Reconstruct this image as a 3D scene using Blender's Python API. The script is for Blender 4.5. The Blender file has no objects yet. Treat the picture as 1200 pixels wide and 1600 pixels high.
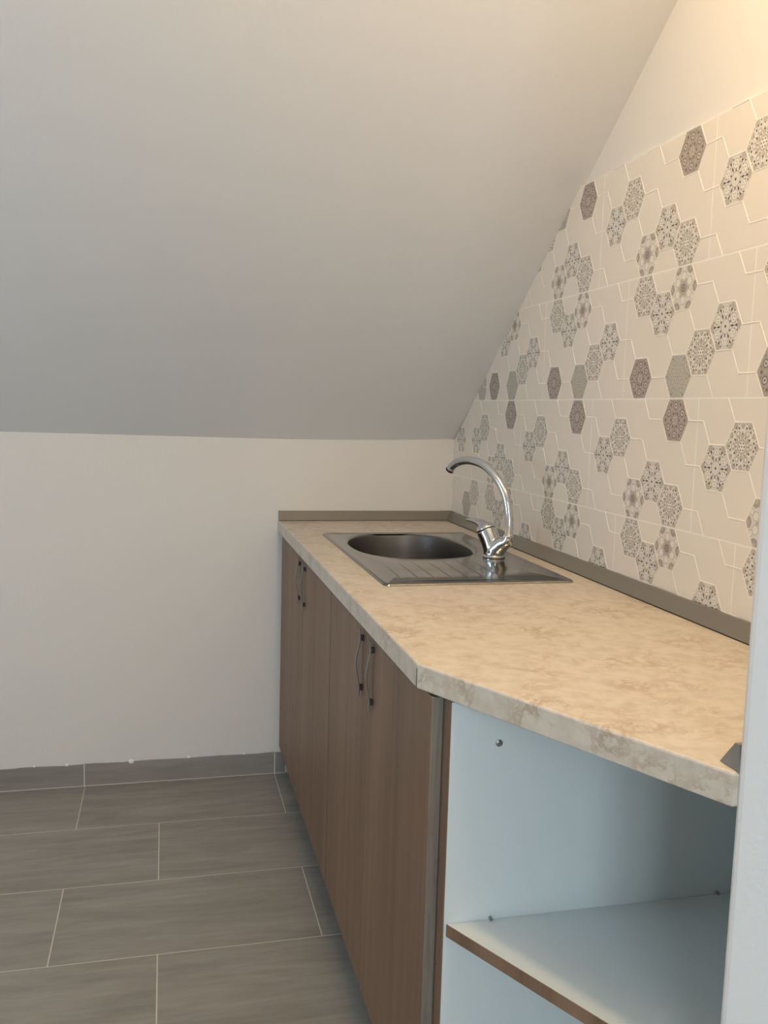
import bpy, bmesh, math, random
from mathutils import Vector, Matrix
random.seed(7)
C = bpy.context.scene.collection
PI = math.pi

# ---------------------------------------------------------------- materials
def new_mat(name):
    m = bpy.data.materials.new(name); m.use_nodes = True
    nt = m.node_tree; b = nt.nodes['Principled BSDF']
    return m, nt, b
def N(nt, t, **kw):
    n = nt.nodes.new(t)
    for k, v in kw.items(): setattr(n, k, v)
    return n
def plain(name, col, rough=.5, metal=0, bump=0, bscale=300, var=0, vscale=6, coat=0):
    m, nt, b = new_mat(name)
    b.inputs['Base Color'].default_value = (*col, 1)
    b.inputs['Roughness'].default_value = rough
    b.inputs['Metallic'].default_value = metal
    b.inputs['Coat Weight'].default_value = coat
    tc = N(nt, 'ShaderNodeTexCoord')
    if bump:
        n = N(nt, 'ShaderNodeTexNoise'); n.inputs['Scale'].default_value = bscale; n.inputs['Detail'].default_value = 4
        nt.links.new(tc.outputs['Object'], n.inputs['Vector'])
        bp = N(nt, 'ShaderNodeBump'); bp.inputs['Strength'].default_value = bump; bp.inputs['Distance'].default_value = .002
        nt.links.new(n.outputs['Fac'], bp.inputs['Height']); nt.links.new(bp.outputs['Normal'], b.inputs['Normal'])
    if var:
        n = N(nt, 'ShaderNodeTexNoise'); n.inputs['Scale'].default_value = vscale; n.inputs['Detail'].default_value = 5
        nt.links.new(tc.outputs['Object'], n.inputs['Vector'])
        r = N(nt, 'ShaderNodeValToRGB')
        r.color_ramp.elements[0].position = .3; r.color_ramp.elements[1].position = .7
        r.color_ramp.elements[0].color = (*[c * (1 - var) for c in col], 1)
        r.color_ramp.elements[1].color = (*[min(1, c * (1 + var)) for c in col], 1)
        nt.links.new(n.outputs['Fac'], r.inputs['Fac']); nt.links.new(r.outputs['Color'], b.inputs['Base Color'])
    return m
def wood(name, dark, light, scale, rough=.5, attr=False, bump=.05, streak=1.0, pos=(.3, .72)):
    m, nt, b = new_mat(name)
    tc = N(nt, 'ShaderNodeTexCoord'); mp = N(nt, 'ShaderNodeMapping')
    mp.inputs['Scale'].default_value = scale
    src = tc.outputs['Object']
    if attr:
        at = N(nt, 'ShaderNodeAttribute'); at.attribute_name = 'tid'
        ad = N(nt, 'ShaderNodeVectorMath', operation='MULTIPLY_ADD')
        ad.inputs[1].default_value = (3.1, 5.7, 1.3)
        nt.links.new(at.outputs['Vector'], ad.inputs[0]); nt.links.new(src, ad.inputs[2]); src = ad.outputs[0]
    nt.links.new(src, mp.inputs['Vector'])
    n1 = N(nt, 'ShaderNodeTexNoise'); n1.inputs['Scale'].default_value = 1; n1.inputs['Detail'].default_value = 7
    n1.inputs['Roughness'].default_value = .62; n1.inputs['Distortion'].default_value = .6
    nt.links.new(mp.outputs[0], n1.inputs['Vector'])
    mp2 = N(nt, 'ShaderNodeMapping'); mp2.inputs['Scale'].default_value = [s * 3.5 for s in scale]
    nt.links.new(src, mp2.inputs['Vector'])
    n2 = N(nt, 'ShaderNodeTexNoise'); n2.inputs['Scale'].default_value = 1; n2.inputs['Detail'].default_value = 3
    nt.links.new(mp2.outputs[0], n2.inputs['Vector'])
    mx = N(nt, 'ShaderNodeMath', operation='MULTIPLY_ADD'); mx.inputs[1].default_value = .3 * streak
    nt.links.new(n2.outputs['Fac'], mx.inputs[0]); 
    ma = N(nt, 'ShaderNodeMath', operation='SUBTRACT'); ma.inputs[1].default_value = .15 * streak
    nt.links.new(n1.outputs['Fac'], ma.inputs[0]); nt.links.new(ma.outputs[0], mx.inputs[2])
    r = N(nt, 'ShaderNodeValToRGB')
    r.color_ramp.elements[0].position = pos[0]; r.color_ramp.elements[1].position = pos[1]
    r.color_ramp.elements[0].color = (*dark, 1); r.color_ramp.elements[1].color = (*light, 1)
    nt.links.new(mx.outputs[0], r.inputs['Fac']); nt.links.new(r.outputs['Color'], b.inputs['Base Color'])
    b.inputs['Roughness'].default_value = rough
    bp = N(nt, 'ShaderNodeBump'); bp.inputs['Strength'].default_value = bump; bp.inputs['Distance'].default_value = .001
    nt.links.new(mx.outputs[0], bp.inputs['Height']); nt.links.new(bp.outputs['Normal'], b.inputs['Normal'])
    return m
def stone_laminate(name):
    m, nt, b = new_mat(name)
    tc = N(nt, 'ShaderNodeTexCoord')
    mp = N(nt, 'ShaderNodeMapping'); mp.inputs['Scale'].default_value = (1.0, 1.0, 1.0)
    mp.inputs['Rotation'].default_value = (0.3, .2, .5)
    nt.links.new(tc.outputs['Object'], mp.inputs['Vector'])
    # thin broken veins: absolute distance of a warped noise from its middle value
    n = N(nt, 'ShaderNodeTexNoise'); n.inputs['Scale'].default_value = 15; n.inputs['Detail'].default_value = 12
    n.inputs['Roughness'].default_value = .72; n.inputs['Distortion'].default_value = .35
    nt.links.new(mp.outputs[0], n.inputs['Vector'])
    s = N(nt, 'ShaderNodeMath', operation='SUBTRACT'); s.inputs[1].default_value = .5
    a = N(nt, 'ShaderNodeMath', operation='ABSOLUTE')
    nt.links.new(n.outputs['Fac'], s.inputs[0]); nt.links.new(s.outputs[0], a.inputs[0])
    r = N(nt, 'ShaderNodeValToRGB'); r.color_ramp.elements[0].position = 0; r.color_ramp.elements[1].position = .055
    r.color_ramp.elements[0].color = (1, 1, 1, 1); r.color_ramp.elements[1].color = (0, 0, 0, 1)
    nt.links.new(a.outputs[0], r.inputs['Fac'])
    n3 = N(nt, 'ShaderNodeTexNoise'); n3.inputs['Scale'].default_value = 13; n3.inputs['Detail'].default_value = 4
    nt.links.new(mp.outputs[0], n3.inputs['Vector'])
    r3 = N(nt, 'ShaderNodeValToRGB'); r3.color_ramp.elements[0].position = .42; r3.color_ramp.elements[1].position = .68
    nt.links.new(n3.outputs['Fac'], r3.inputs['Fac'])
    mu = N(nt, 'ShaderNodeMath', operation='MULTIPLY')
    nt.links.new(r.outputs['Color'], mu.inputs[0]); nt.links.new(r3.outputs['Color'], mu.inputs[1])
    n2 = N(nt, 'ShaderNodeTexNoise'); n2.inputs['Scale'].default_value = 45; n2.inputs['Detail'].default_value = 6
    nt.links.new(mp.outputs[0], n2.inputs['Vector'])
    base = N(nt, 'ShaderNodeValToRGB'); base.color_ramp.elements[0].position = .3; base.color_ramp.elements[1].position = .6
    base.color_ramp.elements[0].color = (.585, .525, .44, 1); base.color_ramp.elements[1].color = (.68, .62, .53, 1)
    nt.links.new(n2.outputs['Fac'], base.inputs['Fac'])
    mix = N(nt, 'ShaderNodeMixRGB'); mix.inputs['Color2'].default_value = (.40, .27, .175, 1)
    m2 = N(nt, 'ShaderNodeMath', operation='MULTIPLY'); m2.inputs[1].default_value = .75
    nt.links.new(mu.outputs[0], m2.inputs[0])
    nt.links.new(m2.outputs[0], mix.inputs['Fac']); nt.links.new(base.outputs['Color'], mix.inputs['Color1'])
    nt.links.new(mix.outputs[0], b.inputs['Base Color'])
    b.inputs['Roughness'].default_value = .42
    bp = N(nt, 'ShaderNodeBump'); bp.inputs['Strength'].default_value = .08; bp.inputs['Distance'].default_value = .001
    n4 = N(nt, 'ShaderNodeTexNoise'); n4.inputs['Scale'].default_value = 260
    nt.links.new(tc.outputs['Object'], n4.inputs['Vector'])
    nt.links.new(n4.outputs['Fac'], bp.inputs['Height']); nt.links.new(bp.outputs['Normal'], b.inputs['Normal'])
    return m
def steel(name, col, rough, aniso_noise=.06, scale=(18, 18, 18)):
    m, nt, b = new_mat(name)
    b.inputs['Base Color'].default_value = (*col, 1); b.inputs['Metallic'].default_value = 1
    tc = N(nt, 'ShaderNodeTexCoord'); mp = N(nt, 'ShaderNodeMapping'); mp.inputs['Scale'].default_value = scale
    nt.links.new(tc.outputs['Object'], mp.inputs['Vector'])
    n = N(nt, 'ShaderNodeTexNoise'); n.inputs['Scale'].default_value = 1; n.inputs['Detail'].default_value = 5
    nt.links.new(mp.outputs[0], n.inputs['Vector'])
    mr = N(nt, 'ShaderNodeMapRange'); mr.inputs['To Min'].default_value = max(0, rough - aniso_noise); mr.inputs['To Max'].default_value = rough + aniso_noise
    nt.links.new(n.outputs['Fac'], mr.inputs['Value']); nt.links.new(mr.outputs[0], b.inputs['Roughness'])
    return m

M = {}
M['paint'] = plain('white_wall_paint', (.775, .765, .75), .85, bump=.25, bscale=90)
M['ceiling'] = plain('white_ceiling_paint', (.84, .84, .84), .9, bump=.25, bscale=70)
M['tile'] = plain('cream_tile_glaze', (.84, .795, .735), .30, bump=.05, bscale=60)
M['ridge'] = plain('cream_tile_relief', (.93, .90, .85), .32)
M['grout'] = plain('light_grout', (.96, .94, .89), .8)
M['p_light'] = plain('print_offwhite', (.76, .745, .70), .33)
M['p_white'] = plain('print_cream', (.84, .82, .77), .33)
M['p_mid'] = plain('print_grey', (.55, .50, .44), .33)
M['p_dark'] = plain('print_charcoal', (.085, .072, .078), .33)
M['p_mauve'] = plain('print_mauve_grey', (.43, .38, .35), .33)
M['p_mauved'] = plain('print_dark_mauve', (.19, .15, .14), .33)
M['p_green'] = plain('print_green_grey', (.52, .51, .46), .33)
M['p_greend'] = plain('print_slate_green', (.21, .20, .19), .33)
M['laminate'] = stone_laminate('beige_stone_laminate')
M['oak'] = wood('oak_door_laminate', (.172, .103, .063), (.270, .169, .108), (15, 15, .7), .5, streak=.8, pos=(.33, .68))
M['oak_edge'] = wood('oak_edge_band', (.15, .13, .105), (.25, .22, .185), (120, 120, 5), .55)
M['floor'] = wood('greige_wood_look_tile', (.225, .216, .196), (.335, .326, .298), (2.6, 17, 17), .42, attr=True, bump=.03, streak=1.2)
M['skirt'] = wood('grey_wood_look_skirting_tile', (.245, .232, .215), (.34, .324, .303), (2.6, 17, 17), .42, attr=True, bump=.03, streak=1.2)
M['fgrout'] = plain('pale_floor_grout', (.66, .62, .56), .9)
M['white_mel'] = plain('white_melamine', (.70, .76, .765), .5, bump=.05, bscale=400)
M['strip'] = plain('grey_aluminium_look_laminate', (.235, .218, .19), .38, metal=.25)
M['strip_end'] = plain('grey_plastic', (.22, .215, .215), .4)
M['black'] = plain('black_rubber', (.012, .012, .013), .6)
M['steel'] = steel('brushed_sink_steel', (.245, .235, .22), .11, .05)
M['bowl'] = steel('satin_bowl_steel', (.17, .162, .15), .45, .06)
M['chrome'] = steel('polished_chrome', (.72, .73, .74), .05, .01)
M['nickel'] = steel('satin_nickel', (.25, .24, .225), .36, .04)
M['screw'] = steel('zinc_screw', (.35, .34, .33), .35, .05)
M['darkmetal'] = plain('dark_metal', (.05, .045, .04), .45, metal=.6)

# ---------------------------------------------------------------- helpers
def empty(name, loc, label, cat, group=None, rz=0):
    o = bpy.data.objects.new(name, None); C.objects.link(o)
    o.location = loc; o.rotation_euler = (0, 0, rz)
    o.empty_display_size = .05
    o['label'] = label; o['category'] = cat
    if group: o['group'] = group
    return o
def mesh_obj(name, bm, mats, parent=None, origin=(0, 0, 0), smooth=False, label=None, cat=None, kind=None, group=None):
    """bm is in world coordinates; origin is where the object (or its thing) stands"""
    bmesh.ops.translate(bm, verts=bm.verts, vec=-Vector(origin))
    bmesh.ops.recalc_face_normals(bm, faces=bm.faces) if name not in ('sink_deck',) else None
    me = bpy.data.meshes.new(name); bm.to_mesh(me); bm.free()
    for m in (mats if isinstance(mats, (list, tuple)) else [mats]): me.materials.append(m)
    if smooth:
        for p in me.polygons: p.use_smooth = True
    o = bpy.data.objects.new(name, me); C.objects.link(o)
    if parent: o.parent = parent
    else: o.location = origin
    if label: o['label'] = label
    if cat: o['category'] = cat
    if kind: o['kind'] = kind
    if group: o['group'] = group
    return o
def box(bm, x0, x1, y0, y1, z0, z1, mi=0):
    x0, x1 = min(x0, x1), max(x0, x1); y0, y1 = min(y0, y1), max(y0, y1); z0, z1 = min(z0, z1), max(z0, z1)
    v = [bm.verts.new((x, y, z)) for z in (z0, z1) for x, y in ((x0, y0), (x1, y0), (x1, y1), (x0, y1))]
    fs = []
    for f in ((3, 2, 1, 0), (4, 5, 6, 7), (0, 1, 5, 4), (1, 2, 6, 5), (2, 3, 7, 6), (3, 0, 4, 7)):
        q = bm.faces.new([v[i] for i in f]); q.material_index = mi; fs.append(q)
    return fs
def prism(bm, pts, z0, z1, mi=0):
    lo = [bm.verts.new((x, y, z0)) for x, y in pts]; hi = [bm.verts.new((x, y, z1)) for x, y in pts]
    n = len(pts)
    for f in [lo[::-1], hi] + [[lo[i], lo[(i + 1) % n], hi[(i + 1) % n], hi[i]] for i in range(n)]:
        q = bm.faces.new(f); q.material_index = mi
def bevel(o, w, seg=2, ang=35):
    b = o.modifiers.new('bevel', 'BEVEL'); b.width = w; b.segments = seg; b.limit_method = 'ANGLE'; b.angle_limit = math.radians(ang)
    b.harden_normals = False
def tube(bm, pts, rad, n=20, caps=True, up=None, flat=None):
    """swept tube through 3-D points, rad: number or list; flat=(a,b): elliptic section scale"""
    pts = [Vector(p) for p in pts]; k = len(pts)
    rad = rad if isinstance(rad, (list, tuple)) else [rad] * k
    rings = []; ref = Vector(up) if up else None
    for i, p in enumerate(pts):
        t = (pts[min(i + 1, k - 1)] - pts[max(i - 1, 0)]).normalized()
        if ref is None:
            ref = Vector((0, 0, 1)) if abs(t.z) < .9 else Vector((1, 0, 0))
        u = (ref - t * ref.dot(t)).normalized(); w = t.cross(u)
        if not up: ref = u
        a, b2 = flat if flat else (1, 1)
        rings.append([bm.verts.new(p + (u * math.cos(2 * PI * j / n) * a + w * math.sin(2 * PI * j / n) * b2) * rad[i]) for j in range(n)])
    for r0, r1 in zip(rings, rings[1:]):
        for j in range(n):
            bm.faces.new([r0[j], r0[(j + 1) % n], r1[(j + 1) % n], r1[j]])
    if caps:
        bm.faces.new(rings[0][::-1]); bm.faces.new(rings[-1])
    return rings
def smooth_path(pts, sub=6):
    out = []; P = [Vector(p) for p in pts]
    P = [P[0] * 2 - P[1]] + P + [P[-1] * 2 - P[-2]]
    for i in range(1, len(P) - 2):
        for s in range(sub):
            t = s / sub
            a, b, c, d = P[i - 1], P[i], P[i + 1], P[i + 2]
            out.append(.5 * ((2 * b) + (-a + c) * t + (2 * a - 5 * b + 4 * c - d) * t * t + (-a + 3 * b - 3 * c + d) * t ** 3))
    out.append(P[-2]); return out

# ---------------------------------------------------------------- dimensions
ZC = .864                      # worktop top
ZB = .826                      # worktop underside
ZCR, SL = 1.1346, .7146        # crease height and rise of the sloped ceiling per metre
YN = -2.135                    # near end of the kitchen run
XL, YF, ZT = -2.9, -4.3, 2.52  # left wall, wall behind the camera, flat ceiling
XW = .008                      # plastered face of the right wall (tile face is x = 0)

# ---------------------------------------------------------------- the setting
def structure(name, bm, mat, smooth=False, parent=None):
    return mesh_obj(name, bm, mat, smooth=smooth, parent=parent, kind='structure')

# floor: slab, grout bed and inset tiles
bm = bmesh.new(); box(bm, XL - .1, .15, YF - .1, .1, -.1, -.0003)
fl = structure('floor', bm, M['fgrout'])
def tile_faces(bm, lay, quads, seedbase):
    for k, q in enumerate(quads):
        vs = [bm.verts.new(p) for p in q]; f = bm.faces.new(vs); f[lay] = (seedbase + k * .37) % 7.0
bm = bmesh.new(); lay = bm.faces.layers.float.new('tid')
FD, TL = .3285, .610
g = .0014; quads = []
row = 0; y1 = .0
offs = [-.597, -.973 + .61]
ys = [.0, -.310, -.640, -.968]
while ys[-1] > YF: ys.append(ys[-1] - FD)
for i in range(len(ys) - 1):
    y1, y0 = ys[i], max(ys[i + 1], YF)
    x = offs[i % 2] + TL * 2
    while x > XL:
        xa, xb = max(x - TL, XL), min(x, XW + .002)
        if xb - xa > .01:
            quads.append([(xa + g, y0 + g, 0), (xb - g, y0 + g, 0), (xb - g, y1 - g, 0), (xa + g, y1 - g, 0)])
        x -= TL
tile_faces(bm, lay, quads, .3)
r = bmesh.ops.extrude_face_region(bm, geom=list(bm.faces))
bmesh.ops.translate(bm, verts=[v for v in r['geom'] if isinstance(v, bmesh.types.BMVert)], vec=(0, 0, -.004))
mesh_obj('floor_tiling', bm, M['floor'], parent=fl)

# back wall (low knee wall) and its skirting
bm = bmesh.new(); box(bm, XL - .1, .15, 0, .12, 0, ZCR + .12)
structure('wall_back', bm, M['paint'])
bm = bmesh.new()
xs = [XL, -1.209, -.5965, -.56]
lay = bm.faces.layers.float.new('tid')
for k in range(3):
    # one tile of skirting with a slightly uneven hand-cut upper edge
    xa, xb = xs[k] + .0012, xs[k + 1] - .0012
    n = max(2, int((xb - xa) / .03)); top = []
    for i in range(n + 1):
        x = xa + (xb - xa) * i / n
        top.append((x, .0725 + .0012 * math.sin(x * 31 + k) + random.uniform(-.0006, .0006)))
    poly = [(xa, .002), (xb, .002)] + top[::-1]
    f0 = [bm.verts.new((x, -.006, z)) for x, z in poly]; f1 = [bm.verts.new((x, .0, z)) for x, z in poly]
    m_ = len(poly); fs = [bm.faces.new(f0), bm.faces.new(f1[::-1])]
    for i in range(m_): fs.append(bm.faces.new([f0[i], f1[i], f1[(i + 1) % m_], f0[(i + 1) % m_]]))
    for f in fs: f[lay] = .9 + k * 1.7
bb = structure('baseboard_back', bm, M['skirt'])
bm = bmesh.new(); box(bm, XL, -.56, -.0052, 0, .0, .070)
# grout behind the joints, and the plaster blobs left on the upper edge
for px, pz, s in ((-1.262, .0745, .006), (-1.063, .073, .010), (-.88, .0755, .005), (-.70, .0755, .004), (-1.36, .0765, .004)):
    bmesh.ops.create_icosphere(bm, subdivisions=2, radius=1, matrix=Matrix.Translation((px, -.004, pz)) @ Matrix.Diagonal((s, .004, s * .75, 1)))
structure('skirting_grout', bm, M['grout'], parent=bb)

# sloped ceiling, its crease sags a little in the middle
def zcrease(x):
    pts = [(-3.0, 1.137), (-1.44, 1.135), (-1.01, 1.132), (-.55, 1.129), (-.29, 1.1315), (-.05, 1.139), (.2, 1.145)]
    for (a, za), (b, zb) in zip(pts, pts[1:]):
        if a <= x <= b:
            t = (x - a) / (b - a); return za + (zb - za) * t
    return 1.135
bm = bmesh.new()
nx, ny = 30, 14; yend = -(ZT - ZCR) / SL
grid = []
for i in range(nx + 1):
    x = XL - .1 + (.25 - XL) * i / nx; col = []
    for j in range(ny + 1):
        t = j / ny; y = .0 + yend * t
        dz = (zcrease(x) - ZCR) * max(0, 1 - t * 6)
        col.append(bm.verts.new((x, y, ZCR + SL * (-y) + dz)))
    col.insert(0, bm.verts.new((x, .12, zcrease(x) - SL * .12)))
    grid.append(col)
for i in range(nx):
    for j in range(ny + 1):
        bm.faces.new([grid[i][j], grid[i + 1][j], grid[i + 1][j + 1], grid[i][j + 1]])
r = bmesh.ops.extrude_face_region(bm, geom=list(bm.faces))
bmesh.ops.translate(bm, verts=[v for v in r['geom'] if isinstance(v, bmesh.types.BMVert)], vec=(0, .07, .14))
o = structure('ceiling', bm, M['ceiling'], smooth=False)
bm = bmesh.new(); box(bm, XL - .1, .15, YF - .1, yend, ZT, ZT + .12)
structure('ceiling', bm, M['ceiling'])

# right wall: gable profile, cut by the slope
def gable(x0, x1, extra=.0):
    bm = bmesh.new()
    prof = [(.1, 0), (.1, ZCR - SL * .1 + extra + .06), (yend, ZT + extra + .06), (YF, ZT + extra + .06), (YF, 0)]
    a = [bm.verts.new((x0, y, z)) for y, z in prof]; b = [bm.verts.new((x1, y, z)) for y, z in prof]
    n = len(prof); bm.faces.new(a); bm.faces.new(b[::-1])
    for i in range(n): bm.faces.new([a[i], b[i], b[(i + 1) % n], a[(i + 1) % n]])
    return bm
wr = structure('wall_right', gable(XW, XW + .14), M['paint'])
LY0, LY1, LZ0, LZ1 = -1.95, -1.05, .75, 1.65      # opening of an unseen side window, added to light the slope
bm = bmesh.new()
def wall_piece(bm, x0, x1, prof):
    a = [bm.verts.new((x0, y, z)) for y, z in prof]; b = [bm.verts.new((x1, y, z)) for y, z in prof]
    n = len(prof); bm.faces.new(a); bm.faces.new(b[::-1])
    for i in range(n): bm.faces.new([a[i], b[i], b[(i + 1) % n], a[(i + 1) % n]])
zs = lambda y: min(ZT, ZCR - SL * y) + .06
wall_piece(bm, XL - .14, XL, [(.1, 0), (.1, zs(.1)), (LY1, zs(LY1)), (LY1, 0)])
wall_piece(bm, XL - .14, XL, [(LY1, 0), (LY1, LZ0), (LY0, LZ0), (LY0, 0)])
wall_piece(bm, XL - .14, XL, [(LY1, LZ1), (LY1, zs(LY1)), (yend, zs(yend)), (LY0, zs(LY0)), (LY0, LZ1)])
wall_piece(bm, XL - .14, XL, [(LY0, 0), (LY0, zs(LY0)), (YF, zs(YF)), (YF, 0)])
structure('wall_left', bm, M['paint'])
bm = bmesh.new()
for c0, c1, d0, d1 in ((LY0, LY1, LZ0, LZ0 + .06), (LY0, LY1, LZ1 - .06, LZ1), (LY0, LY0 + .06, LZ0 + .06, LZ1 - .06), (LY1 - .06, LY1, LZ0 + .06, LZ1 - .06)):
    box(bm, XL - .10, XL - .05, c0, c1, d0, d1)
structure('added_side_window', bm, M['white_mel'])  # frame of the added side window, out of view

# wall behind the camera with the window the daylight comes from
WX0, WX1, WZ0, WZ1 = -1.45, -.50, .06, 2.1
bm = bmesh.new()
box(bm, XL - .1, WX0, YF - .14, YF, 0, ZT); box(bm, WX1, .15, YF - .14, YF, 0, ZT)
box(bm, WX0, WX1, YF - .14, YF, 0, WZ0); box(bm, WX0, WX1, YF - .14, YF, WZ1, ZT)
structure('wall_front', bm, M['paint'])
bm = bmesh.new(); fw = .06
for a, b, c, d in ((WX0, WX0 + fw, WZ0, WZ1), (WX1 - fw, WX1, WZ0, WZ1), (WX0 + fw, WX1 - fw, WZ0, WZ0 + fw), (WX0 + fw, WX1 - fw, WZ1 - fw, WZ1),
                   ((WX0 + WX1) / 2 - .03, (WX0 + WX1) / 2 + .03, WZ0 + fw, WZ1 - fw)):
    box(bm, a, b, YF - .09, YF - .04, c, d)
structure('door_1', bm, M['white_mel'])

# end of the near wall: white face slanted to catch the daylight, rounded plaster corner
bm = bmesh.new()
xe = -.3712
cor = [(xe + .0035, YN + .004), (xe + .0008, YN + .0018), (xe, YN - .002), (xe + .0015, YN - .006)]
prism(bm, cor + [(XW + .05, YN - .006 - (XW + .05 - xe) * .62), (XW + .05, YN + .004)], 0, ZT + .05)
structure('wall_near', bm, M['paint'])

# ---------------------------------------------------------------- wall tiling
TH, TW, PIT, HH = .25, .4264, .4264 / 6, .25 / 3
RH = PIT / 1.5
Z0 = {'top': 1.5199, 'A': 1.2699, 'B': 1.0199, 'C': .7699}
ZTOP = 1.7699
def clip(poly, fn):
    out = []; n = len(poly)
    for i in range(n):
        p, q = poly[i], poly[(i + 1) % n]; a, b = fn(p), fn(q)
        if a >= 0: out.append(p)
        if (a >= 0) != (b >= 0):
            t = a / (a - b); out.append((p[0] + (q[0] - p[0]) * t, p[1] + (q[1] - p[1]) * t))
    return out
def region(poly, y0=YN + .006, y1=-.0005, z0=ZC + .002, z1=ZTOP):
    """clip a (y,z) polygon to the tiled area under the slope"""
    for fn in (lambda p: p[0] - y0, lambda p: y1 - p[0], lambda p: p[1] - z0, lambda p: z1 - p[1],
               lambda p: ZCR + .001 + SL * (-p[0]) - p[1]):
        poly = clip(poly, fn)
        if len(poly) < 3: return []
    return poly
TM = ['tile', 'ridge', 'grout', 'p_light', 'p_white', 'p_mid', 'p_dark', 'p_mauve', 'p_mauved', 'p_green', 'p_greend']
TI = {k: i for i, k in enumerate(TM)}
bt = bmesh.new()
def area(p):
    return sum(p[i][0] * p[(i + 1) % len(p)][1] - p[(i + 1) % len(p)][0] * p[i][1] for i in range(len(p))) / 2
def put(poly, mat, h=0, hf=None, **kw):
    poly = region(poly, **kw)
    if len(poly) < 3 or abs(area(poly)) < 1e-8: return None
    if area(poly) > 0: poly = poly[::-1]
    clean = []
    for p in poly:
        if not clean or math.dist(p, clean[-1]) > 1e-6: clean.append(p)
    if math.dist(clean[0], clean[-1]) < 1e-6: clean.pop()
    if len(clean) < 3: return None
    f = bt.faces.new([bt.verts.new((-(hf(p) if hf else h), p[0], p[1])) for p in clean])
    f.material_index = TI[mat]; return f
def slab(poly, mat, h0, h1, **kw):
    poly = region(poly, **kw)
    if len(poly) < 3 or abs(area(poly)) < 1e-7: return
    if area(poly) > 0: poly = poly[::-1]
    hi = [bt.verts.new((-h1, *p)) for p in poly]; lo = [bt.verts.new((-h0, *p)) for p in poly]
    n = len(poly)
    for f in [hi] + [[hi[i], lo[i], lo[(i + 1) % n], hi[(i + 1) % n]] for i in range(n)]:
        q = bt.faces.new(f); q.material_index = TI[mat]
slab([(-3, .8), (0, .8), (0, 2), (-3, 2)], 'grout', -XW - .001, -.0002)
rows = [('top', 'B'), ('A', 'A'), ('B', 'B'), ('C', 'A')]
joint0 = {'A': -1.577, 'B': -1.4385}
for rn, kind in rows:
    z = Z0[rn]
    for k in range(-4, 6):
        ya = joint0[kind] + TW * k
        if rn == 'top' and abs(ya) < .3: pass
        slab([(ya + .0014, z + .0014), (ya + TW - .0014, z + .0014), (ya + TW - .0014, z + TH - .0014), (ya + .0014, z + TH - .0014)], 'tile', -.004, 0)
# raised lines of the hexagon lattice: the level ones and those falling to the right
def ridge(p, q, w=.0012, h=.0007, s=.0009):
    d = Vector((q[0] - p[0], q[1] - p[1])); L = d.length; d /= L; nn = Vector((-d.y, d.x))
    P = Vector(p); Q = Vector(q)
    def dist(pt): return abs((Vector(pt) - P).dot(nn))
    hf = lambda pt: h if dist(pt) <= w / 2 + 1e-6 else max(.00002, h * (1 - (dist(pt) - w / 2) / s))
    for a, b in ((-w / 2 - s, -w / 2), (-w / 2, w / 2), (w / 2, w / 2 + s)):
        put([tuple(P + nn * a), tuple(Q + nn * a), tuple(Q + nn * b), tuple(P + nn * b)], 'ridge', hf=hf)
YREF = -1.2200
def col_y(j): return YREF - PIT * j
HEX = []      # decorated cells (kind, y, z)
A = [('D', 0, .0417), ('G', 2, .0417), ('P2', 3, .0833), ('P1', 4, .125), ('P1', 1, .1667), ('P2', 0, .2083), ('F', 2, .2083)]
B = [('D', 2, .2083), ('P1', 4, .125), ('P2', 5, .1667), ('P1', 1, .0833), ('F', 0, .0417), ('P2', 2, .0417)]
deco = set()
for rn, kind in rows:
    for k in range(-2, 4):
        for t, j, dz in (A if kind == 'A' else B):
            y = col_y(j) + TW * k; z = Z0[rn] + dz
            if y > .03 or y < YN - .03: continue
            if rn == 'C' and y > -.30: continue
            if rn == 'B' and y > -.158: continue
            if rn == 'A' and y > -.299: continue
            HEX.append((t, y, z)); deco.add((round(y, 3), round(z, 3)))
extra = [('P1', -.080, Z0['B'] + .122), ('P2', -.2245, Z0['C'] + .2083), ('G', -.152, Z0['C'] + .1667), ('G', col_y(0) + TW, Z0['top'] + .2083)]
HEX += extra
def hexpts(y, z, s=1.0):
    return [(y + RH * s * math.cos(PI / 3 * k), z + HH / 2 * s * (math.sin(PI / 3 * k) / .8660254)) for k in range(6)]
done = set()
def key(p, q): return (round((p[0] + q[0]) / 2 / .004), round((p[1] + q[1]) / 2 / .004))
def fresh(p, q):
    a = key(p, q)
    near = any((a[0] + i, a[1] + k) in done for i in (-1, 0, 1) for k in (-1, 0, 1))
    done.add(a); return not near and not any(abs((p[1] + q[1]) / 2 - Z0[r_]) < .004 for r_ in Z0)
for t, y, z in HEX:
    h = hexpts(y, z)
    for k in range(6):
        if fresh(h[k], h[(k + 1) % 6]): ridge(h[k], h[(k + 1) % 6], w=.0014, h=.0006, s=.0006)
# lattice
for j in range(-18, 14):
    y = col_y(j); odd = j % 2
    for i in range(0, 14):
        z = Z0['C'] + (0 if odd else HH / 2) + i * HH
        if y > .05 or y < YN - .05: continue
        h = hexpts(y, z)   # 0 = +y vertex (left in the picture), 1,2 upper, 3 = -y vertex (right), 4,5 lower
        edge = [(h[1], h[2])]                       # upper level edge
        edge.append((h[2], h[3]))                   # upper right: falls to the right
        for p, q in edge:
            m = ((p[0] + q[0]) / 2, (p[1] + q[1]) / 2)
            if fresh(p, q): ridge(p, q)

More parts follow.
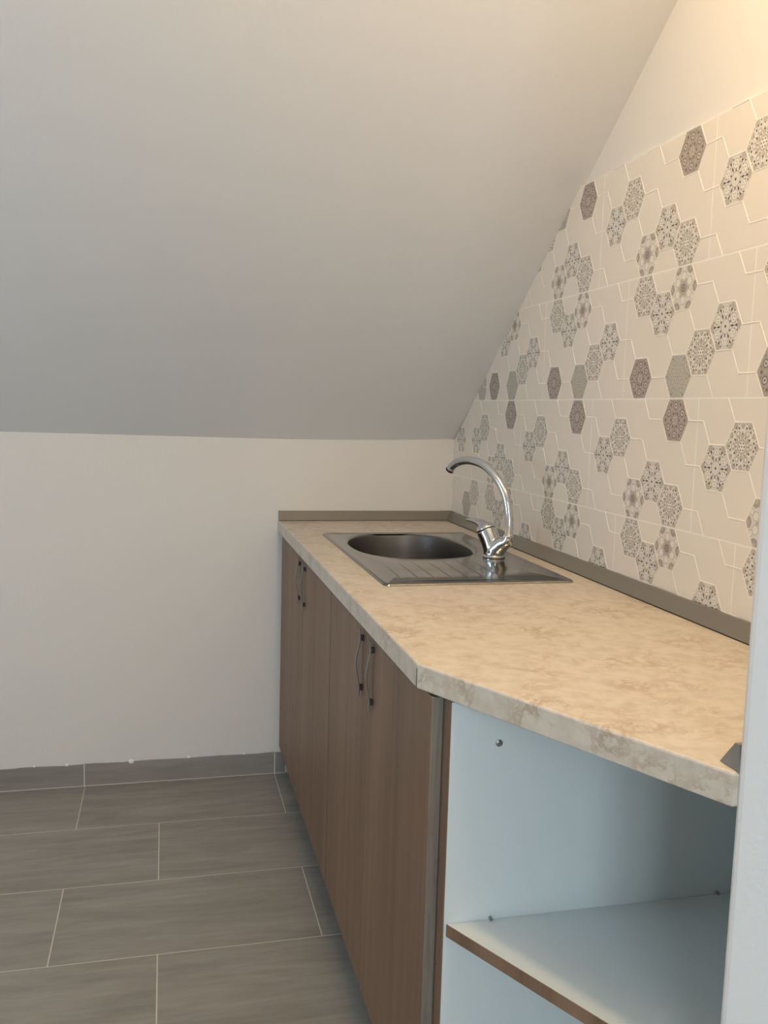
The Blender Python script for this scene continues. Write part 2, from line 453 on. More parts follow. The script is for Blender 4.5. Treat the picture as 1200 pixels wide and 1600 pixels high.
def motif(t, y, z):
    K = dict(y0=YN + .006)
    if (t, y, z) in extra[1:2]: K = dict(y0=-.299)
    if (t, y, z) == extra[0]: K = dict(y0=-.157)
    R = RH * .955; RZ = HH / 2 / .8660254 * .955
    def P(r, a, dr=0, da=0):
        return (y + R * r * math.cos(a), z + RZ * r * math.sin(a))
    def disc(r, a, rad, mat, h, n=8, rot=0):
        cy, cz = P(r, a)
        poly = [(cy + R * rad * math.cos(rot + 2 * PI * i / n), cz + RZ * rad * math.sin(rot + 2 * PI * i / n)) for i in range(n)]
        inhex(poly, mat, h)
    hx = hexpts(y, z, .955)
    def inhex(poly, mat, h):
        n = 6
        for i in range(n):
            p, q = hx[i], hx[(i + 1) % n]
            poly = clip(poly, lambda s, p=p, q=q: (q[0] - p[0]) * (s[1] - p[1]) - (q[1] - p[1]) * (s[0] - p[0]))
            if len(poly) < 3: return
        put(poly, mat, h, **K)
    def tri(r, a, s, mat, h, rot=0, w=.6):
        c = P(r, a)
        pts = []
        for rr, aa in ((s, 0), (s * w, 2.3), (s * w, -2.3)):
            an = a + rot + aa; pts.append((c[0] + R * rr * math.cos(an), c[1] + RZ * rr * math.sin(an)))
        if area(pts) < 0: pts = pts[::-1]
        inhex(pts, mat, h)
    def ring(r, a, r0, r1, mat, h, n=10):
        c = P(r, a)
        for i in range(n):
            a0, a1 = 2 * PI * i / n, 2 * PI * (i + 1) / n
            inhex([(c[0] + R * r0 * math.cos(a0), c[1] + RZ * r0 * math.sin(a0)), (c[0] + R * r1 * math.cos(a0), c[1] + RZ * r1 * math.sin(a0)),
                   (c[0] + R * r1 * math.cos(a1), c[1] + RZ * r1 * math.sin(a1)), (c[0] + R * r0 * math.cos(a1), c[1] + RZ * r0 * math.sin(a1))], mat, h)
    S = [PI / 3 * k for k in range(6)]; E_ = [PI / 6 + PI / 3 * k for k in range(6)]
    b0, h1, h2, h3, h4 = .0003, .00036, .00042, .00048, .00054
    if t == 'P1':
        put(hx, 'p_light', b0, **K)
        for a in S:
            disc(.90, a, .20, 'p_mid', h1, 6)
            tri(.70, a, .13, 'p_dark', h2, PI)
            for s in (-.16, .16): tri(.78, a + s * 1.5, .09, 'p_dark', h2, s * 5)
            tri(.42, a, .12, 'p_dark', h2, PI); tri(.50, a, .08, 'p_dark', h3)
        for a in E_:
            disc(.57, a, .185, 'p_white', h1, 10)
            ring(.57, a, .175, .205, 'p_mid', h2, 12)
            for s in (0, 2.1, 4.2):
                c = .57; disc(c + .07 * math.cos(s), a + .12 * math.sin(s), .025, 'p_dark', h3, 5)
            tri(.335, a, .10, 'p_dark', h2)
            for s in (-.33, .33): tri(.62, a + s, .06, 'p_dark', h2, 1.5)
        ring(0, 0, .27, .31, 'p_mid', h1, 12)
        disc(0, 0, .06, 'p_dark', h2, 6)
    elif t == 'P2':
        put(hx, 'p_light', b0, **K)
        disc(0, 0, .30, 'p_mid', h1, 12)
        disc(0, 0, .23, 'p_white', h2, 6)
        for a in E_:
            disc(.40, a, .11, 'p_mid', h1, 6)
            disc(.80, a, .13, 'p_mid', h1, 6)
            disc(.60, a, .10, 'p_white', h2, 6)
            tri(.50, a, .105, 'p_dark', h3)
            tri(.70, a, .06, 'p_dark', h3, PI)
        for a in S:
            disc(.52, a, .15, 'p_mid', h1, 6); disc(.55, a, .07, 'p_white', h2, 6)
            disc(.88, a, .15, 'p_mid', h1, 6); disc(.80, a, .04, 'p_dark', h2, 5)
            disc(.15, a, .04, 'p_dark', h3, 5); disc(.36, a, .035, 'p_dark', h3, 5)
            for s in (-.2, .2):
                disc(.72, a + s, .05, 'p_dark', h2, 5); disc(.88, a + s * 1.3, .03, 'p_dark', h2, 5)
        disc(0, 0, .035, 'p_dark', h4, 6)
    elif t == 'F':
        put(hx, 'p_light', b0, **K)
        for a in S:
            disc(.92, a, .26, 'p_mauve', h1, 8); disc(.90, a, .10, 'p_mid', h2, 6)
        for a in E_:
            disc(.50, a, .165, 'p_white', h1, 10); ring(.50, a, .16, .19, 'p_mid', h2, 12)
            disc(.78, a, .12, 'p_white', h1, 8); ring(.78, a, .115, .14, 'p_mid', h2, 10)
        disc(0, 0, .31, 'p_mauve', h2, 12)
        for a in E_ + S: disc(.24, a, .055, 'p_mid', h3, 6)
        ring(0, 0, .12, .16, 'p_mauved', h3, 12); disc(0, 0, .05, 'p_mauved', h3, 6)
        for a in S: disc(.36, a, .08, 'p_mid', h2, 6)
    elif t == 'D':
        put(hx, 'p_mauve', b0, **K)
        for a in E_:
            ring(.60, a, .13, .17, 'p_mauved', h1, 12); ring(.60, a, .075, .105, 'p_light', h1, 10); disc(.60, a, .045, 'p_mauved', h1, 6)
            tri(.30, a, .09, 'p_mauved', h1)
        for a in S:
            disc(.30, a, .075, 'p_mauved', h1, 4, a); disc(.52, a, .05, 'p_mid', h1, 5)
            disc(.74, a, .085, 'p_mauved', h1, 4, a); disc(.90, a, .045, 'p_mid', h1, 5)
            for s in (-.25, .25): disc(.80, a + s, .04, 'p_mauved', h1, 5)
            tri(.12, a, .10, 'p_light', h2, 0, .35)
    else:
        put(hx, 'p_green', b0, **K)
        for a in E_:
            ring(.45, a, .12, .135, 'p_greend', h1, 10); disc(.75, a, .03, 'p_greend', h1, 5)
        disc(0, 0, .43, 'p_green', h2, 12)
        for k in range(12): disc(.30, k * PI / 6, .03, 'p_greend', h3, 5)
        for a in S:
            ring(.66, a, .12, .14, 'p_greend', h1, 8); disc(.86, a, .05, 'p_greend', h1, 5); disc(.16, a, .03, 'p_greend', h3, 5)
            for s in (-.3, .3): disc(.82, a + s, .03, 'p_greend', h1, 5)
        disc(0, 0, .04, 'p_greend', h3, 5)
for hx_ in HEX: motif(*hx_)
motif('G', -.277, Z0['A'] + .0417) if False else None
# a cut remnant of a decorated hexagon beside the slope
K_ = hexpts(-.262, Z0['A'] + .0417, .95)
put(K_, 'p_green', .0003, y0=-.297)
me = bpy.data.meshes.new('wall_tiling'); bt.to_mesh(me); bt.free()
for k in TM: me.materials.append(M[k])
o = bpy.data.objects.new('wall_tiling', me); C.objects.link(o); o.parent = wr
o['label'] = 'cream relief tiles with patterned grey hexagons'

# ---------------------------------------------------------------- base cabinets
FX = -.583; T = .018
def handle(parent, org, y, zt=.793, zb=.6945):
    """bow handle on a door face at x = FX"""
    hd_pts = [(-.0075, zt + .017), (-.0075, zt + .008), (-.0070, zt), (-.0085, zt - .012), (-.0120, zt - .030), (-.0145, (zt + zb) / 2),
              (-.0120, zb + .030), (-.0085, zb + .012), (-.0070, zb), (-.0075, zb - .008), (-.0075, zb - .017)]
    path = smooth_path([(FX + a, y, z) for a, z in hd_pts], 4)
    bm = bmesh.new(); w = .0055; th = .0012; rings = []
    for i, p in enumerate(path):
        t = (path[min(i + 1, len(path) - 1)] - path[max(i - 1, 0)]).normalized(); n = Vector((t.z, 0, -t.x))
        rings.append([bm.verts.new(p + n * a + Vector((0, b, 0))) for a, b in ((th, w), (th, -w), (-th, -w), (-th, w))])
    for r0, r1 in zip(rings, rings[1:]):
        for j in range(4): bm.faces.new([r0[j], r0[(j + 1) % 4], r1[(j + 1) % 4], r1[j]])
    bm.faces.new(rings[0][::-1]); bm.faces.new(rings[-1])
    h = mesh_obj('handle', bm, M['nickel'], parent=parent, origin=org, smooth=False, label='curved satin metal bow handle')
    bevel(h, .0008, 2)
    # the two square posts belong to the handle's mesh
    b2 = bmesh.new(); b2.from_mesh(h.data)
    for z in (zt, zb):
        box(b2, FX - .0068 - org[0], FX - .0003 - org[0], y - .0052 - org[1], y + .0052 - org[1], z - .0052, z + .0052, 1)
    b2.to_mesh(h.data); b2.free()
    h.data.materials.append(M['darkmetal'])
    return h
def foot(parent, org, x, y):
    bm = bmesh.new()
    tube(bm, [(x, y, .0), (x, y, .012)], .028, 20); tube(bm, [(x, y, .012), (x, y, .0955)], .014, 16)
    mesh_obj('foot', bm, M['black'], parent=parent, origin=org)
def base_cabinet(y1, ys_, y0, label):
    org = ((FX + 0) / 2, (y0 + y1) / 2, 0)
    t = empty('base_cabinet', org, label, 'cabinet', 'oak door base cabinets')
    x0, x1 = FX + T + .0015, -.020
    bm = bmesh.new()
    box(bm, x0, x1, y1 - T, y1, .096, ZB - .0025); box(bm, x0, x1, y0, y0 + T, .096, ZB - .0025)
    box(bm, x0, x1, y0 + T, y1 - T, .096, .096 + T); box(bm, x1 - .004, x1, y0 + T, y1 - T, .114, ZB - .0025)
    box(bm, x0, x0 + .08, y0 + T, y1 - T, ZB - .019, ZB - .0025)
    box(bm, x0 - .0008, x0 + .0004, y1 - T, y1 - .0, .096, ZB - .0025, 1); box(bm, x0 - .0008, x0 + .0004, y0, y0 + T, .096, ZB - .0025, 1)
    mesh_obj('carcass', bm, [M['white_mel'], M['oak_edge']], parent=t, origin=org)
    for a, b, hy in ((y1 - .002, ys_ + .0012, ys_ + .046), (ys_ - .0012, y0 + .0014, ys_ - .045)):
        bm = bmesh.new(); box(bm, FX, FX + T, b, a, .0975, ZB - .0035)
        for f in bm.faces:
            if abs(f.normal.x) < .5 and abs(f.calc_center_median().x - FX - T / 2) < .001: f.material_index = 1
        bm.normal_update()
        d = mesh_obj('door', bm, [M['oak'], M['oak_edge']], parent=t, origin=org)
        bevel(d, .0006, 1)
        h = handle(None, org, hy); h.parent = d
        h.location = (0, 0, 0)
    for fx in (x0 + .11, x1 - .05):
        for fy in (y0 + .06, y1 - .06): foot(t, org, fx, fy)
    return t
base_cabinet(-.010, -.472, -.9125, 'two-door oak-look base cabinet under the sink, against the white back wall')
base_cabinet(-.9145, -1.310, -1.7240, 'two-door oak-look base cabinet between the sink cabinet and the open white shelves')

# open corner shelf unit with a diagonal front
D0, D1 = Vector((-.596, -1.690)), Vector((-.3745, -2.1385))   # upper front edge of the worktop's diagonal
dd = (D1 - D0).normalized(); dn = Vector((dd.y, -dd.x))
if dn.x > 0: dn = -dn                                        # outward normal
def diag(y, inset):
    """x of the diagonal line at y, inset inward"""
    p = D0 - dn * inset; return p.x + (y - p.y) * dd.x / dd.y
org = (-.28, -1.95, 0)
su = empty('corner_shelf_unit', org, 'open white corner shelf unit with oak-look edges under the angled end of the worktop', 'cabinet')
yp0, yp1 = -1.7265, -1.7525
px0 = -.5635
yE = -2.122
bm = bmesh.new(); box(bm, px0 + .001, -.02, yp1, yp0, .096, ZB - .0025)
mesh_obj('side_panel', bm, M['white_mel'], parent=su, origin=org)
bm = bmesh.new(); box(bm, px0 - .0005, px0 + .001, yp1 - .0002, yp0, .096, ZB - .0025)
mesh_obj('edge_band', bm, M['oak'], parent=su, origin=org)
bm = bmesh.new(); box(bm, diag(yE, .035) , -.02, yE - .0, yE + .012, .096, ZB - .0025)
mesh_obj('side_panel', bm, M['white_mel'], parent=su, origin=org)
bm = bmesh.new(); box(bm, -.02, -.016, yE, yp0, .096, ZB - .0025)
mesh_obj('back_panel', bm, M['white_mel'], parent=su, origin=org)
INS = .018
def shelf(z1, name, th=.018):
    ya, yb = yp1 - .0005, yE + .012
    pts = [(-.0205, ya), (px0 + .006, ya), (diag(yb, INS + .002), yb), (-.0205, yb)]
    bm = bmesh.new(); prism(bm, pts, z1 - th, z1)
    s = mesh_obj(name, bm, M['white_mel'], parent=su, origin=org)
    bm = bmesh.new()
    a = Vector(pts[1]); b = Vector(pts[2]); n = Vector(((b - a).y, -(b - a).x)).normalized()
    if n.x > 0: n = -n
    prism(bm, [tuple(a + n * .0002), tuple(a + n * .0016), tuple(b + n * .0016), tuple(b + n * .0002)], z1 - th - .0002, z1 + .0002)
    e = mesh_obj('edge_band', bm, M['oak'], parent=s, origin=(0, 0, 0), label='brown oak-look edge')
    e.location = -Vector(org)
    return s
shelf(.4905, 'shelf'); shelf(.114, 'bottom_panel')
def screw(x, z, r=.0042):
    bm = bmesh.new()
    tube(bm, [(x, yp1 + .0005, z), (x, yp1 - .0016, z), (x, yp1 - .0026, z)], [r, r, r * .6], 16)
    box(bm, x - r * .6, x + r * .6, yp1 - .0030, yp1 - .0024, z - .0005, z + .0005)
    box(bm, x - .0005, x + .0005, yp1 - .0030, yp1 - .0024, z - r * .6, z + r * .6)
    mesh_obj('screw', bm, M['screw'], parent=su, origin=org)
screw(-.489, .7600, .0052)
for x in (-.491, -.113):
    bm = bmesh.new(); tube(bm, [(x, yp1 + .0003, .4935), (x, yp1 - .0055, .4935)], .0026, 10)
    mesh_obj('shelf_pin', bm, M['screw'], parent=su, origin=org)
for fx, fy in ((-.47, -1.80), (-.08, -1.80), (-.08, -2.06), (-.33, -2.05)): foot(su, org, fx, fy)

# ---------------------------------------------------------------- worktop with the sink cut-out
BC = Vector((-.312, -.590)); BA, BB_, BE = .158, .215, 2.5
def bowl_r(a, sa=1.0, grow=0.0):
    c, s = abs(math.cos(a)), abs(math.sin(a))
    return 1 / ((c / (BA * sa + grow)) ** BE + (s / (BB_ * sa + grow)) ** BE) ** (1 / BE)
def bowl_pt(a, sa=1.0, grow=0.0):
    r_ = bowl_r(a, sa, grow); return (BC.x + r_ * math.cos(a), BC.y + r_ * math.sin(a))
def offset_poly(pts, d):
    """inward offset of a counter-clockwise polygon; walls sides stay"""
    n = len(pts); out = []
    for i in range(n):
        p0, p, p1 = Vector(pts[i - 1]), Vector(pts[i]), Vector(pts[(i + 1) % n])
        e0, e1 = (p - p0).normalized(), (p1 - p).normalized()
        n0, n1 = Vector((-e0.y, e0.x)), Vector((-e1.y, e1.x))
        b = (n0 + n1); k = d / max(.2, b.dot(n0)) if b.length > 1e-6 else 0
        out.append(tuple(p + b * k))
    return out
outline = [(-.0005, -.0005), (-.597, -.0005), (-.597, -1.6865), (-.5953, -1.6915), (-.3765, -2.1330), (-.0005, -2.1330)]
bm = bmesh.new()
prof = [(.0016, ZB), (0, ZB + .0016), (0, ZC - .0035), (.0007, ZC - .0014), (.0020, ZC - .0004), (.0038, ZC)]
loops = []
for d, z in prof:
    loops.append([bm.verts.new((x, y, z)) for x, y in offset_poly(outline, d)])
n = len(outline)
for a, b in zip(loops, loops[1:]):
    for i in range(n):
        f = bm.faces.new([a[i], a[(i + 1) % n], b[(i + 1) % n], b[i]]); f.smooth = False
K2 = 64
hole = [[bm.verts.new((*bowl_pt(-2 * PI * i / K2, 1, .012), z)) for i in range(K2)] for z in (ZB, ZC)]
for i in range(K2): bm.faces.new([hole[0][i], hole[0][(i + 1) % K2], hole[1][(i + 1) % K2], hole[1][i]])
for lp, hl in ((loops[-1], hole[1]), (loops[0], hole[0])):
    es = [bm.edges.get((lp[i], lp[(i + 1) % n])) for i in range(n)] + [bm.edges.get((hl[i], hl[(i + 1) % K2])) for i in range(K2)]
    bmesh.ops.triangle_fill(bm, edges=es, use_beauty=True)
wt = mesh_obj('worktop', bm, M['laminate'], origin=(-.3, -1.05, ZB), label='beige stone-look laminate worktop with an angled end, lying on the oak cabinets', cat='worktop')
# seam where the two edge bandings meet
bm = bmesh.new()
prism(bm, [(-.5972, -1.6868), (-.5968, -1.6868), (-.5964, -1.6880), (-.5968, -1.6880)], ZB + .001, ZC - .008)
mesh_obj('edge_seam', bm, M['darkmetal'], parent=wt, origin=(-.3, -1.05, ZB), label='thin dark seam in the edge banding')

# upstand strips: triangular section
def strip_poly(bm, a, b, inward, d0=.022, d1=.004, h=.0305, ma=0, mb=0):
    """strip along a->b (2-D points on the wall); inward 2-D unit vector; mitre amounts at the ends"""
    a = Vector(a); b = Vector(b); t = (b - a).normalized(); inw = Vector(inward)
    sec = [(0, 0), (d0, 0), (d0, .0018), (d1 + .0015, h - .0005), (d1 - .001, h), (0, h)]
    z = ZC + .0004
    r0 = [bm.verts.new((*(a + inw * d + t * (d * ma)), z + k)) for d, k in sec]
    r1 = [bm.verts.new((*(b + inw * d - t * (d * mb)), z + k)) for d, k in sec]
    m_ = len(sec)
    for i in range(m_): bm.faces.new([r0[i], r0[(i + 1) % m_], r1[(i + 1) % m_], r1[i]])
    bm.faces.new(r0[::-1]); bm.faces.new(r1)
def strip(name, a, b, inward, label, ma, mb, cap=None):
    bm = bmesh.new(); strip_poly(bm, a, b, inward, ma=ma, mb=mb)
    og = (a[0], a[1], ZC)
    o = mesh_obj(name, bm, M['strip'], origin=og, label=label, cat='upstand', group='grey upstand strips')
    # dark sealing lip along the foot
    A_, B_ = Vector(a), Vector(b); t = (B_ - A_).normalized(); inw = Vector(inward)
    p = [A_ + t * (.0222 * ma) + inw * .0222, B_ - t * (.0222 * mb) + inw * .0222, B_ - t * (.0238 * mb) + inw * .0238, A_ + t * (.0238 * ma) + inw * .0238]
    bm = bmesh.new(); prism(bm, [tuple(q) for q in p], ZC + .0003, ZC + .0014)
    s = mesh_obj('sealing_lip', bm, M['black'], parent=o, origin=og, label='black sealing lip')
    return o
sb = strip('upstand_strip', (-.5945, -.0008), (-.0008, -.0008), (0, -1), 'grey upstand strip along the white back wall behind the sink', 0, 1)
sr = strip('upstand_strip', (-.0008, -.0008), (-.0008, -2.1325), (-1, 0), 'long grey upstand strip at the foot of the patterned tiles', 1, 1)
sn = strip('upstand_strip', (-.0008, -2.1325), (-.3600, -2.1325), (0, 1), 'short grey upstand strip ending against the white near wall at the worktop corner', 1, 0)
# grey end caps and the back corner piece
def wedge(bm, p0, t, inw, length, grow=.0007, h=.031):
    p0 = Vector(p0); t = Vector(t); inw = Vector(inw)
    sec = [(0, 0), (.0225 + grow, 0), (.0225 + grow, .002), (.0055 + grow, h), (0, h)]
    z = ZC + .0005
    r0 = [bm.verts.new((*(p0 + inw * d), z + k)) for d, k in sec]; r1 = [bm.verts.new((*(p0 + t * length + inw * d), z + k)) for d, k in sec]
    for i in range(5): bm.faces.new([r0[i], r0[(i + 1) % 5], r1[(i + 1) % 5], r1[i]])
    bm.faces.new(r0[::-1]); bm.faces.new(r1)
bm = bmesh.new(); wedge(bm, (-.5958, -.0008), (1, 0), (0, -1), .0035)
mesh_obj('end_cap', bm, M['nickel'], parent=sb, origin=(-.5945, -.0008, ZC), label='pale end cap')
bm = bmesh.new()
# triangular cap at the near end, cut parallel to the angled worktop edge
z = ZC + .0006
pA = (-.3722, -2.1010, z); pB = (-.3722, -2.1335, z); pT = (-.3712, -2.1300, z + .0285); pT2 = (-.3712, -2.1235, z + .0285)
qA = (-.3570, -2.0985, z); qB = (-.3570, -2.1325, z); qT = (-.3570, -2.1290, z + .0285); qT2 = (-.3570, -2.1235, z + .0285)
V1 = [bm.verts.new(p) for p in (pA, pT2, pT, pB)]; V2 = [bm.verts.new(p) for p in (qA, qT2, qT, qB)]
bm.faces.new(V1); bm.faces.new(V2[::-1])
for i in range(4): bm.faces.new([V1[i], V2[i], V2[(i + 1) % 4], V1[(i + 1) % 4]])
mesh_obj('end_cap', bm, M['strip_end'], parent=sn, origin=(-.0008, -2.1325, ZC), label='grey triangular plastic end cap')
bm = bmesh.new()
def section(p0, inw):
    return [Vector((p0[0] + inw[0] * d, p0[1] + inw[1] * d, ZC + .0006 + k)) for d, k in ((0, 0), (.0234, 0), (.0234, .002), (.0062, .0313), (0, .0313))]
s0 = section((-.040, -.0008), (0, -1)); s2 = section((-.0008, -.040), (-1, 0))
s1 = [Vector((-.0008 - d, -.0008 - d, ZC + .0006 + k)) for d, k in ((0, 0), (.0234, 0), (.0234, .002), (.0062, .0313), (0, .0313))]
R3 = [[bm.verts.new(p) for p in s] for s in (s0, s1, s2)]
for r0, r1 in zip(R3, R3[1:]):
    for i in range(5): bm.faces.new([r0[i], r0[(i + 1) % 5], r1[(i + 1) % 5], r1[i]])
bm.faces.new(R3[0][::-1]); bm.faces.new(R3[2])
mesh_obj('corner_cap', bm, M['strip'], parent=sb, origin=(-.5945, -.0008, ZC), label='grey corner piece')

# ---------------------------------------------------------------- sink
SX0, SX1, SY0, SY1 = -.5095, -.0735, -1.1215, -.3440
def rrect(x0, x1, y0, y1, r, a, c=BC):
    """distance from c along angle a to a rounded rectangle"""
    d = Vector((math.cos(a), math.sin(a))); lo, hi = 0, 2.0
    cx, cy = (x0 + x1) / 2, (y0 + y1) / 2; hx, hy = (x1 - x0) / 2 - r, (y1 - y0) / 2 - r
    def sd(p):
        qx, qy = abs(p.x - cx) - hx, abs(p.y - cy) - hy
        return math.hypot(max(qx, 0), max(qy, 0)) + min(max(qx, qy), 0) - r
    for _ in range(44):
        m = (lo + hi) / 2
        if sd(c + d * m) > 0: hi = m
        else: lo = m
    return c + d * lo
angs = [2 * PI * i / 240 for i in range(240)]
for cx, cy, sx, sy in ((SX0, SY0, 1, 1), (SX1, SY0, -1, 1), (SX0, SY1, 1, -1), (SX1, SY1, -1, -1)):
    for inset in (.0, .004, .008, .012, .018):
        for k in range(-2, 3):
            angs.append(math.atan2(cy + sy * inset + sy * .006 - BC.y, cx + sx * inset + sx * .006 - BC.x) % (2 * PI) + k * .006)
angs = sorted(set(round(a % (2 * PI), 5) for a in angs)); NA = len(angs)
so = empty('kitchen_sink', ((SX0 + SX1) / 2, (SY0 + SY1) / 2, ZC), 'stainless steel inset sink with oval bowl and drainboard, set in the beige worktop', 'sink')
sog = tuple(so.location)
bm = bmesh.new(); L = []
def rl(ins, rad, z): return [bm.verts.new((*rrect(SX0 + ins, SX1 - ins, SY0 + ins, SY1 - ins, rad, a), z)) for a in angs]
L.append(rl(0, .012, ZC + .0004)); L.append(rl(.0012, .012, ZC + .0028)); L.append(rl(.0036, .011, ZC + .0052)); L.append(rl(.0060, .010, ZC + .0057))
L.append(rl(.0085, .009, ZC + .0052)); L.append(rl(.011, .009, ZC + .0045))
zd = ZC + .0045
def mixl(t, z):
    o_ = []
    for a in angs:
        p = rrect(SX0 + .011, SX1 - .011, SY0 + .011, SY1 - .011, .009, a); q = Vector(bowl_pt(a, 1, .010)); v = p.lerp(q, t); o_.append(bm.verts.new((*v, z)))
    return o_
L.append(mixl(.5, zd)); L.append(mixl(1, zd))
L.append([bm.verts.new((*bowl_pt(a, 1, .005), zd - .0008)) for a in angs])
L.append([bm.verts.new((*bowl_pt(a, 1, .0), zd - .004)) for a in angs])
for a_, b_ in zip(L, L[1:]):
    for i in range(NA): bm.faces.new([a_[i], a_[(i + 1) % NA], b_[(i + 1) % NA], b_[i]])
bmesh.ops.recalc_face_normals(bm, faces=bm.faces)
# pressed grooves of the drainboard
def groove(x0, y0, x1, y1, w=.0020, h=.0007):
    pts = [Vector((x0 + (x1 - x0) * k / 10, y0 + (y1 - y0) * k / 10)) for k in range(11)]; rr = []
    t = (pts[-1] - pts[0]).normalized(); nn = Vector((-t.y, t.x))
    for k, p in enumerate(pts):
        hk = h * min(1, 3 * min(k, 10 - k) / 10 + .02)
        rr.append([bm.verts.new((*(p + nn * w * s), zd + .0001 + hk * e)) for s, e in ((-1, 0), (-.45, .85), (0, 1), (.45, .85), (1, 0))])
    for r0, r1 in zip(rr, rr[1:]):
        for j in range(4): bm.faces.new([r0[j], r0[j + 1], r1[j + 1], r1[j]])
for gx, gy in ((-.452, -.885), (-.412, -.865), (-.375, -.850), (-.336, -.843), (-.298, -.843), (-.260, -.846), (-.222, -.856)):
    groove(gx, gy, gx - .004, -1.068)
# pressed line framing the drainboard and the panel beyond the bowl
for p, q in (((-.462, -1.085), (-.215, -1.085)), ((-.470, -.372), (-.130, -.372))):
    groove(*p, *q, w=.003, h=.0008)
sd_ = mesh_obj('deck', bm, M['steel'], parent=so, origin=sog, smooth=True, label='flat steel deck with drainboard grooves')
# bowl
bm = bmesh.new(); L = []
for sa, z in ((1.0, zd - .0038), (.992, zd - .010), (.975, zd - .05), (.955, zd - .10), (.92, zd - .130), (.84, zd - .147), (.70, zd - .153), (.40, zd - .156), (.16, zd - .157)):
    L.append([bm.verts.new((*bowl_pt(-2 * PI * i / 96, sa), z)) for i in range(96)])
for a_, b_ in zip(L, L[1:]):
    for i in range(96): bm.faces.new([a_[i], a_[(i + 1) % 96], b_[(i + 1) % 96], b_[i]])
mesh_obj('bowl', bm, M['bowl'], parent=so, origin=sog, smooth=True, label='deep oval satin steel bowl')
bm = bmesh.new()
tube(bm, [(BC.x, BC.y, zd - .175), (BC.x, BC.y, zd - .1545)], .042, 32)
tube(bm, [(BC.x, BC.y, zd - .1545), (BC.x, BC.y, zd - .152)], .030, 32)
mesh_obj('drain', bm, M['chrome'], parent=so, origin=sog)

# ---------------------------------------------------------------- faucet
FB = Vector((-.145, -.800, zd)); du = Vector((-.5, .866, 0))
def fp(s, z, side=0): return FB + du * s + Vector((0, 0, z)) + Vector((du.y, -du.x, 0)) * side
ft = empty('faucet', tuple(FB), 'chrome single-lever kitchen faucet with a high curved spout standing on the sink', 'faucet')
fo = tuple(FB)
bm = bmesh.new(); tube(bm, [fp(0, .0002), fp(0, .003), fp(0, .006), fp(0, .0075)], [.0285, .0290, .0282, .0260], 40)
mesh_obj('base_ring', bm, M['chrome'], parent=ft, origin=fo, smooth=False)
bm = bmesh.new()
tube(bm, smooth_path([fp(.001, .006), fp(.003, .020), fp(.013, .042), fp(.0265, .064)], 6), [.0262 - .0015 * math.sin(i / 18 * PI) for i in range(19)], 32)
tube(bm, smooth_path([fp(-.001, .008), fp(-.008, .022), fp(-.024, .036), fp(-.040, .046), fp(-.0455, .062)], 6), [.0250 - .0125 * min(1, max(0, i - 5) / 17) for i in range(25)], 32)
body = mesh_obj('body', bm, M['chrome'], parent=ft, origin=fo, smooth=True)
rm = body.modifiers.new('remesh', 'REMESH'); rm.mode = 'VOXEL'; rm.voxel_size = .0013; rm.use_smooth_shade = True
sm = body.modifiers.new('smooth', 'SMOOTH'); sm.factor = .5; sm.iterations = 14
# lever: a domed cap with a tapering blade
bm = bmesh.new()
ax = (fp(.026, .064) - fp(.013, .042)).normalized()
c0 = fp(.0268, .0655)
tube(bm, [c0, c0 + ax * .004, c0 + ax * .010, c0 + ax * .015, c0 + ax * .0185, c0 + ax * .020], [.0262, .0262, .0242, .0190, .0115, .004], 32)
lp = smooth_path([fp(.026, .073), fp(.040, .0805), fp(.058, .0850), fp(.078, .0865), fp(.094, .0865)], 5)
tube(bm, lp, [.0235 - .0170 * (i / (len(lp) - 1)) ** .9 for i in range(len(lp))], 24, up=(0, 0, 1), flat=(.52, 1.0))
lev = mesh_obj('lever', bm, M['chrome'], parent=ft, origin=fo, smooth=True)
rm = lev.modifiers.new('remesh', 'REMESH'); rm.mode = 'VOXEL'; rm.voxel_size = .0011; rm.use_smooth_shade = True
sm = lev.modifiers.new('smooth', 'SMOOTH'); sm.factor = .5; sm.iterations = 8
# spout
SP = [(-.0455, .058), (-.0452, .085), (-.0430, .110), (-.0375, .137), (-.0285, .162), (-.010, .190), (.014, .213), (.042, .230), (.072, .2385), (.104, .240), (.133, .2335), (.152, .222), (.160, .212)]
bm = bmesh.new(); pth = smooth_path([fp(s, z) for s, z in SP], 8); kk = len(pth)
tube(bm, pth, [.0102 + .0006 * math.sin(PI * i / kk) for i in range(kk)], 28)
spo = mesh_obj('spout', bm, M['chrome'], parent=ft, origin=fo, smooth=True)
e0 = fp(.160, .212); et = (fp(.160, .212) - fp(.152, .222)).normalized()
bm = bmesh.new(); tube(bm, [e0 - et * .001, e0 + et * .004, e0 + et * .0042], [.0112, .0112, .0085], 28)
mesh_obj('outlet', bm, M['darkmetal'], parent=spo, origin=fo)
bm = bmesh.new(); tube(bm, [fp(-.0455, .060), fp(-.0455, .0655)], .0118, 28)
mesh_obj('collar', bm, M['chrome'], parent=ft, origin=fo)
for o in list(bpy.data.objects):
    if o.name.startswith(('base_ring', 'outlet', 'collar')): bevel(o, .0006, 2)

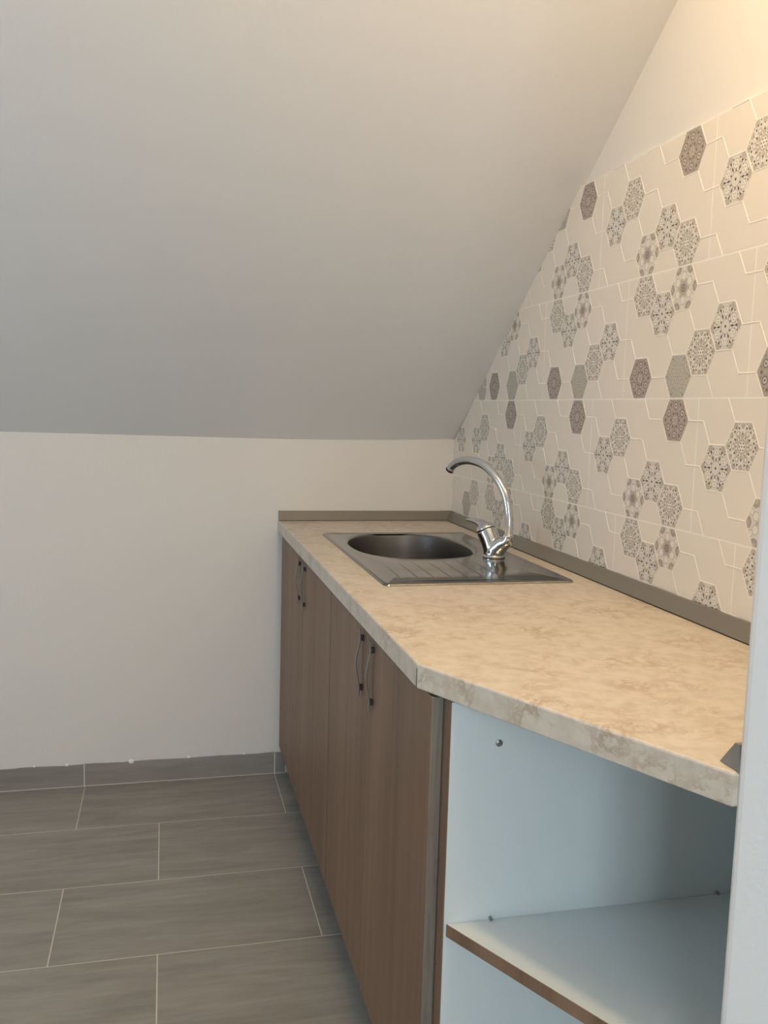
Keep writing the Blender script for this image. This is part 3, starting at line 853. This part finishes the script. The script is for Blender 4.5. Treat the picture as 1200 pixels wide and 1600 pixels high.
# ---------------------------------------------------------------- light
def area(name, loc, size, energy, col, target, shape='RECTANGLE', size_y=None):
    l = bpy.data.lights.new(name, 'AREA'); l.shape = shape; l.size = size
    if size_y: l.size_y = size_y
    l.energy = energy; l.color = col
    o = bpy.data.objects.new(name, l); C.objects.link(o); o.location = loc
    o.rotation_euler = (Vector(target) - Vector(loc)).to_track_quat('-Z', 'Y').to_euler()
    return o
area('window_daylight', ((WX0 + WX1) / 2, YF - .16, (WZ0 + WZ1) / 2), WX1 - WX0, 31, (.73, .87, .96), ((WX0 + WX1) / 2, 0, (WZ0 + WZ1) / 2), size_y=WZ1 - WZ0)
area('added_side_fill', (XL - .16, (LY0 + LY1) / 2, (LZ0 + LZ1) / 2), LY1 - LY0, 11.5, (.60, .80, 1.0), (0, (LY0 + LY1) / 2, (LZ0 + LZ1) / 2), size_y=LZ1 - LZ0)  # added cool fill from the left for the slope and back wall
l = bpy.data.lights.new('ceiling_bulb', 'POINT'); l.energy = 28.5; l.color = (1.0, .69, .36); l.shadow_soft_size = .05
o = bpy.data.objects.new('ceiling_bulb', l); C.objects.link(o); o.location = (-.60, -2.05, 2.36)
w = bpy.data.worlds.new('world'); bpy.context.scene.world = w; w.use_nodes = True
w.node_tree.nodes['Background'].inputs[0].default_value = (.62, .78, 1, 1); w.node_tree.nodes['Background'].inputs[1].default_value = .6

# ---------------------------------------------------------------- camera
cam = bpy.data.cameras.new('camera'); co = bpy.data.objects.new('camera', cam); C.objects.link(co)
cam.sensor_fit = 'VERTICAL'; cam.sensor_height = 24; cam.lens = 1402.56 / 1600 * 24
cam.clip_start = .02
r_ = Vector((.97151868, -.23529024, .02810634)); u_ = Vector((-6.40673752e-04, .116002093, .993248762)); f_ = Vector((.23696213, .96497773, -.11254746))
m3 = Matrix((r_, u_, -f_)).transposed()
co.matrix_world = Matrix.Translation((-.9568, -2.9232, 1.2315)) @ m3.to_4x4()
sc = bpy.context.scene; sc.camera = co
sc.view_settings.view_transform = 'Standard'; sc.view_settings.look = 'None'; sc.view_settings.gamma = 1
sc.view_settings.use_curve_mapping = False; sc.view_settings.exposure = 0
